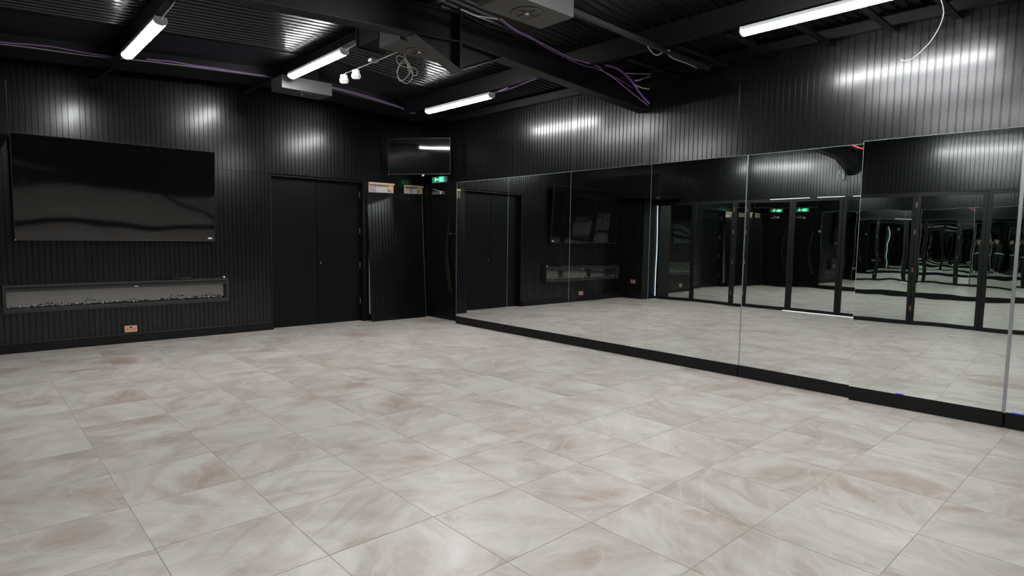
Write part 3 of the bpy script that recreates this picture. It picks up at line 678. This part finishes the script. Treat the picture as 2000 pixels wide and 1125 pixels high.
# exit sign above it
ex = thing('exit_sign', 'green illuminated exit sign above the corner door', 'sign', (XR-0.001, 9.02, 2.478))
MB().box(-0.05, 0, -0.20, 0.20, 0, 0.105).build('housing', M_white, ex, bevel=0.004)
MB().box(-0.053, -0.0495, -0.02, 0.192, 0.008, 0.097).build('sign_face', M_green, ex)
MB().box(-0.053, -0.0495, -0.165, -0.022, 0.008, 0.097).build('sign_face', M_greenlit, ex)
gl = MB()
gl.box(-0.0545, -0.053, 0.065, 0.105, 0.025, 0.080)                                      # doorway
sgl = gl.build('doorway_symbol', M_exitw, ex)
def fig(poly): return MB().prism(poly, 'x', -0.0545, -0.053)
man = MB()
man.prism([(-0.075+0.009*math.cos(a*math.pi/5), 0.083+0.009*math.sin(a*math.pi/5)) for a in range(10)], 'x', -0.0545, -0.053)
man.prism([(-0.070, 0.072), (-0.088, 0.068), (-0.095, 0.045), (-0.080, 0.043)], 'x', -0.0545, -0.053)
man.prism([(-0.081, 0.046), (-0.094, 0.046), (-0.078, 0.030), (-0.062, 0.018), (-0.055, 0.024), (-0.068, 0.035)], 'x', -0.0545, -0.053)
man.prism([(-0.086, 0.047), (-0.096, 0.047), (-0.104, 0.030), (-0.125, 0.028), (-0.125, 0.020), (-0.098, 0.022)], 'x', -0.0545, -0.053)
man.prism([(-0.072, 0.070), (-0.050, 0.058), (-0.052, 0.052), (-0.076, 0.062)], 'x', -0.0545, -0.053)
man.build('running_figure', M_exitw, ex)
ar = MB(); ar.prism([(-0.02, 0.047), (0.02, 0.047), (0.02, 0.035), (0.042, 0.053), (0.02, 0.071), (0.02, 0.059), (-0.02, 0.059)], 'x', -0.0545, -0.053)
ar.build('arrow_symbol', M_exitw, ex)

# loose sheet leaning against the unfinished corner
lp = thing('loose_panel', 'loose black grooved sheet leaning against the unfinished wall beside the double doors', 'panel', (5.82, 9.365, 0.0), (R(-3.9), 0, R(-1.3)))
me = sheet_mesh(-0.555, 0.565, 0.002, 2.265, 2.292, 0.02)
link('grooved_sheet', me, lp, (0, 0, 0), (0, 0, 0))
MB().box(0.5655, 0.5675, -0.0005, 0.0135, 0.003, 2.29).build('raw_edge', M_mdf, lp)
for (x, z) in ((-0.52, 1.65), (-0.50, 0.80), (0.53, 1.62), (0.545, 0.83), (0.2, 0.52)):
    MB().lathe([(0.005, 0), (0.004, -0.002), (0.001, -0.0025)], 8).build('screw', M_galv, lp, loc=(x, 0, z), rot=(R(-90), 0, 0))

# ------------------------------------------------------------------ televisions
def television(name, label, wd, ht, loc, rot, big):
    t = thing(name, label, 'television', loc, rot)
    MB().box(-wd/2, wd/2, 0.004, 0.045, 0, ht).build('casing', M_bezel, t, bevel=0.004)
    b = 0.007
    MB().box(-wd/2+b, wd/2-b, 0.0005, 0.004, b*1.6, ht-b).build('screen', M_screen if big else M_screen2, t)
    for (xa, xb, za, zb, mt) in ((-wd/2, wd/2, 0, b*1.6, M_bezel2), (-wd/2, wd/2, ht-b*0.6, ht, M_bezel2), (-wd/2, -wd/2+b*0.6, b*1.6, ht-b, M_bezel2), (wd/2-b*0.6, wd/2, b*1.6, ht-b, M_bezel2)):
        MB().box(xa, xb, -0.001, 0.006, za, zb).build('bezel', mt, t)
    if big:
        MB().box(wd/2-0.098, wd/2-0.045, -0.0012, 0.0006, 0.035, 0.055).build('sticker', M_sticker, t)
        MB().box(-wd/2-0.001, -wd/2+0.013, -0.004, 0.004, 0.002, 0.013).build('standby_light', M_redled, t)
        MB().box(-0.5, 0.5, 0.045, 0.07, 0.35, 0.95).build('wall_bracket', M_steel, t)
    else:
        MB().box(-0.2, 0.2, 0.045, 0.07, 0.15, 0.45).build('wall_bracket', M_steel, t)
        MB().tube([(0, 0.07, 0.3), (0.0, 0.622, 0.3)], 0.022, smooth=False, seg=8).build('bracket_arm', M_steel, t)
        MB().box(0.05, 0.085, 0.0, 0.03, -0.032, -0.002).build('receiver', M_white, t, bevel=0.004)
        MB().box(-wd/2-0.003, -wd/2+0.012, -0.004, 0.004, 0.0, 0.016).build('standby_light', M_redled, t)
    return t
television('television', 'very large black flat television on the back wall above the fireplace', 2.275, 1.285, (1.628, 9.49, 1.392), (R(4.6), 0, 0), True)
television('television', 'smaller black television hung across the corner above the exit sign', 1.135, 0.615, (5.96, 8.95, 2.581), (R(2.1), 0, R(-54.0)), False)

# ------------------------------------------------------------------ electric fireplace
fp = thing('electric_fireplace', 'long slim electric fireplace with a dark frame below the large television', 'fireplace', (0, YB-0.108, 0))
X0, X1, Z0, Z1 = 0.342, 2.928, 0.504, 0.844
MB().box(X0+0.004, X1-0.004, 0.085, 0.108, Z0+0.004, Z1-0.004).build('back_box', M_firebox, fp)
for nm, q in (('frame_bar', (X0, X1, Z0, Z0+0.045)), ('frame_bar', (X0, X1, Z1-0.026, Z1)), ('frame_side', (X0, X0+0.036, Z0+0.045, Z1-0.026)), ('frame_side', (X1-0.036, X1, Z0+0.045, Z1-0.026))):
    MB().box(q[0], q[1], 0, 0.107, q[2], q[3]).build(nm, M_fpframe, fp, bevel=0.003)
MB().box(X0+0.036, X1-0.036, 0.018, 0.10, Z1-0.050, Z1-0.027).build('heater_slot', M_ventdark, fp)
lip = MB().box(X0+0.036, X1-0.036, 0.004, 0.02, Z1-0.076, Z1-0.050).build('glass_lip', M_fpframe, fp)
MB().box(1.72, 1.76, 0.003, 0.0045, Z1-0.068, Z1-0.060).build('badge', M_sticker, lip)
MB().box(X0+0.036, X1-0.036, 0.004, 0.02, Z0+0.045, Z0+0.060).build('glass_lip', M_fpframe, fp)
MB().box(X0+0.037, X1-0.037, 0.0765, 0.0795, Z0+0.046, Z1-0.030).build('glass_pane', M_fglass, fp)
pe = MB(); rnd = random.Random(3)
for k in range(420):
    x = rnd.uniform(X0+0.06, X1-0.06); y = rnd.uniform(0.024, 0.066); r = rnd.uniform(0.005, 0.012)
    z = Z0+0.050+r*0.5+rnd.random()**2*0.042*(1+0.8*math.sin(x*9)*math.sin(x*3.7))
    n = len(pe.v); vs = [(x+r*rnd.uniform(.6, 1.1), y, z), (x-r*rnd.uniform(.6, 1.1), y, z), (x, y+r, z), (x, y-r, z), (x, y, z+r), (x, y, z-r*.5)]
    pe.v += vs; pe.f += [tuple(n+i for i in q) for q in ((0,2,4),(2,1,4),(1,3,4),(3,0,4),(2,0,5),(1,2,5),(3,1,5),(0,3,5))]
o = pe.build('crystal_bed', M_crystal, fp); o['kind'] = 'stuff'
ic = MB()
for k in range(60):
    x = rnd.uniform(X0+0.06, X1-0.06); y = rnd.uniform(0.022, 0.05); r = rnd.uniform(0.004, 0.009); z = Z0+0.066+rnd.random()*0.022
    n = len(ic.v); ic.v += [(x+r, y, z), (x-r, y, z), (x, y+r, z), (x, y-r, z), (x, y, z+r), (x, y, z-r)]
    ic.f += [tuple(n+i for i in q) for q in ((0,2,4),(2,1,4),(1,3,4),(3,0,4),(2,0,5),(1,2,5),(3,1,5),(0,3,5))]
o = ic.build('ice_chips', M_sticker, fp); o['kind'] = 'stuff'
# cables and adapter lying on the fireplace
zt = Z1+0.006; y0 = YB-0.06
pts = [(2.30+0.13*math.sin(k*1.9)+0.02*math.cos(k*0.7), y0+0.03*math.cos(k*2.3), zt+0.002+0.022*(0.5+0.5*math.sin(k*1.3))) for k in range(20)]
tag(MB().tube(pts, 0.0055).build('cable', M_bcable, smooth=True), 'tangle of black cable lying on top of the fireplace', 'cable')
tag(MB().tube([(2.40, y0, zt), (2.55, y0+0.01, zt), (2.70, y0, zt+0.001), (2.84, y0, zt+0.012)], 0.005).build('cable', M_bcable, smooth=True), 'straight black lead lying on the fireplace toward the plug', 'cable')
pg = thing('plug', 'small plug with a pale tip at the right end of the fireplace top', 'plug', (2.86, y0, Z1))
MB().box(-0.025, 0.02, -0.02, 0.02, 0.0, 0.03).build('plug_body', M_bcable, pg, bevel=0.004)
MB().box(0.0, 0.026, -0.024, -0.018, 0.012, 0.034).build('plug_tip', M_white, pg)
tag(MB().tube([(2.80, YB-0.03, 0.50), (2.83, YB-0.02, 0.44), (2.90, YB-0.016, 0.40), (2.99, YB-0.014, 0.42), (3.03, YB-0.012, 0.46)], 0.004).build('cable', M_bcable, smooth=True), 'thin black cable drooping below the right end of the fireplace', 'cable')

# ------------------------------------------------------------------ sockets
def socket(loc, rotz, label):
    t = thing('wall_socket', label, 'socket', loc, (0, 0, rotz), group='copper double sockets')
    MB().box(-0.074, 0.074, -0.009, 0.0, -0.044, 0.044).build('face_plate', M_copper, t, bevel=0.002)
    for s in (-1, 1):
        cx = s*0.040
        MB().box(cx-0.004, cx+0.004, -0.0098, -0.0085, 0.002, 0.016).build('pin_hole', M_ventdark, t)
        for s2 in (-1, 1): MB().box(cx+s2*0.011-0.0055, cx+s2*0.011+0.0055, -0.0098, -0.0085, -0.016, -0.006).build('pin_hole', M_ventdark, t)
    MB().box(-0.013, 0.013, -0.012, -0.0085, 0.008, 0.034).build('switch', M_ventdark, t, bevel=0.001)
socket((1.673, YB, 0.191), 0, 'copper double wall socket under the electric fireplace')
socket((0.10, 9.20, 0.44), math.pi/2, 'copper double wall socket on the corner pier, seen in the mirrors')

# ------------------------------------------------------------------ the photographer, seen only in the repeated reflections
def photographer():
    d = Vector((math.sin(YAW), math.cos(YAW), 0)); r = Vector((math.cos(YAW), -math.sin(YAW), 0)); base = Vector((-0.185, -0.245, 0))
    def W(a, b, z): return base + r*a + d*b + Vector((0, 0, z))
    V, E, RAD = [], [], []
    def add(p, rad, par=None):
        V.append(p); RAD.append(rad)
        if par is not None: E.append((par, len(V)-1))
        return len(V)-1
    pel = add(W(0, -0.02, 0.93), (0.155, 0.115))
    sp = add(W(0, -0.02, 1.10), (0.140, 0.105), pel); ch = add(W(0, -0.02, 1.30), (0.165, 0.115), sp); nk0 = add(W(0, -0.01, 1.43), (0.075, 0.07), ch)
    nk = add(W(0, 0.01, 1.50), (0.052, 0.055), nk0); jaw = add(W(0, 0.035, 1.56), (0.062, 0.078), nk); hd = add(W(0, 0.02, 1.64), (0.076, 0.096), jaw); top = add(W(0, 0.01, 1.71), (0.055, 0.07), hd)
    for s in (-1, 1):
        hp = add(W(s*0.09, -0.02, 0.86), (0.088, 0.095), pel); kn = add(W(s*0.10, 0.0, 0.50), (0.058, 0.062), hp); an = add(W(s*0.105, -0.03, 0.09), (0.042, 0.045), kn)
        hl = add(W(s*0.11, 0.02, 0.045), (0.042, 0.040), an); add(W(s*0.125, 0.15, 0.035), (0.040, 0.030), hl)
        sh = add(W(s*0.175, -0.02, 1.385), (0.062, 0.062), ch); el = add(W(s*0.235, 0.09, 1.165), (0.044, 0.044), sh); wr = add(W(s*0.115, 0.245, 1.43), (0.027, 0.024), el)
        pm = add(W(s*0.092, 0.268, 1.490), (0.030, 0.017), wr)
        for k, (da, dz, ln) in enumerate(((0.0, 0.034, 0.034), (0.004, 0.018, 0.038), (0.004, 0.0, 0.036), (0.0, -0.016, 0.028))):
            f1 = add(W(s*(0.090+da), 0.280, 1.516+dz*0.9), (0.0085, 0.0085), pm); add(W(s*(0.078+da-ln*0.4), 0.287, 1.516+dz*0.95), (0.0075, 0.0075), f1)
        th = add(W(s*0.074, 0.270, 1.478), (0.0095, 0.0095), pm); add(W(s*0.056, 0.276, 1.487), (0.008, 0.008), th)
    me = bpy.data.meshes.new('body'); me.from_pydata(V, E, []); o = bpy.data.objects.new('body_tmp', me); C.objects.link(o)
    o.modifiers.new('skin', 'SKIN'); sv = me.skin_vertices[0].data
    for i, rr in enumerate(RAD): sv[i].radius = rr; sv[i].use_root = (i == 0)
    s_ = o.modifiers.new('sub', 'SUBSURF'); s_.levels = 2; s_.render_levels = 2
    dg_ = bpy.context.evaluated_depsgraph_get(); dg_.update()
    nm = bpy.data.meshes.new_from_object(o.evaluated_get(dg_)); bpy.data.objects.remove(o)
    nm.materials.clear()
    for m in (M_cloth, M_skin, M_shoe): nm.materials.append(m)
    for p in nm.polygons:
        c = p.center; q = c-base; z = c.z; b = q.dot(d)
        p.material_index = 1 if (z > 1.485 or b > 0.222 and z > 1.3) else (2 if z < 0.075 else 0); p.use_smooth = True
    t = thing('person', 'person in black clothes with white shirt hem, holding up a phone, in repeated reflections', 'person', base)
    bo = link('body', nm, t, -base)
    def child(mb, name, mat, smooth=True):
        oo = mb.build(name, mat, t, loc=-base, smooth=smooth); return oo
    # hair cap, eyes, nose, mouth, ears, shirt hem
    hm = MB(); n0 = 0
    rows = 8; seg = 18
    for i in range(rows):
        ph = math.pi/2*(1-i/(rows-1)*1.25)
        for j in range(seg):
            thh = 2*math.pi*j/seg; a = math.cos(thh); bb_ = math.sin(thh)
            if bb_ > 0.3 and i > 4: zz = math.pi/2*(1-4/(rows-1)*1.25)
            else: zz = ph
            hm.v.append(tuple(W(0.086*math.cos(zz)*a, 0.008+0.106*math.cos(zz)*bb_, 1.645+0.098*math.sin(zz))))
    for i in range(rows-1):
        for j in range(seg): hm.f.append((i*seg+j, i*seg+(j+1) % seg, (i+1)*seg+(j+1) % seg, (i+1)*seg+j))
    child(hm, 'hair', M_hair)
    for s in (-1, 1):
        c = W(s*0.031, 0.108, 1.632); child(MB().lathe([(0.002, 0.010), (0.009, 0.005), (0.010, 0), (0.009, -0.005), (0.002, -0.010)], 10, tuple(c)), 'eye', M_eye)
        e = W(s*0.083, 0.012, 1.625); child(MB().lathe([(0.004, 0.030), (0.013, 0.015), (0.012, -0.005), (0.006, -0.028)], 10, tuple(e)), 'ear', M_skin)
    child(MB().hexa([W(-0.014, 0.10, 1.595), W(0.014, 0.10, 1.595), W(0.010, 0.135, 1.598), W(-0.010, 0.135, 1.598), W(-0.006, 0.10, 1.645), W(0.006, 0.10, 1.645), W(0.004, 0.114, 1.64), W(-0.004, 0.114, 1.64)]), 'nose', M_skin)
    child(MB().hexa([W(-0.022, 0.100, 1.562), W(0.022, 0.100, 1.562), W(0.012, 0.116, 1.564), W(-0.012, 0.116, 1.564), W(-0.022, 0.100, 1.572), W(0.022, 0.100, 1.572), W(0.012, 0.116, 1.572), W(-0.012, 0.116, 1.572)]), 'mouth', pbr('lip', (0.40, 0.18, 0.15), 0.5))
    hb = MB(); k = 28
    for z, sx in ((0.915, 1.05), (0.955, 1.035)):
        for j in range(k):
            a = 2*math.pi*j/k; hb.v.append(tuple(W(0.175*sx*math.cos(a), -0.02+0.135*sx*math.sin(a), z)))
    for j in range(k): hb.f.append((j, (j+1) % k, k+(j+1) % k, k+j))
    child(hb, 'shirt_hem', M_shirt)
    ph = MB().box(-0.08, 0.08, -0.004, 0.004, -0.038, 0.038)
    po = ph.build('phone', M_bezel, None, bevel=0.003, loc=Vector((0, 0, HC))-d*0.024, rot=(0, 0, -YAW))
    tag(po, 'dark phone held up in the hands of the photographer', 'phone')
photographer()
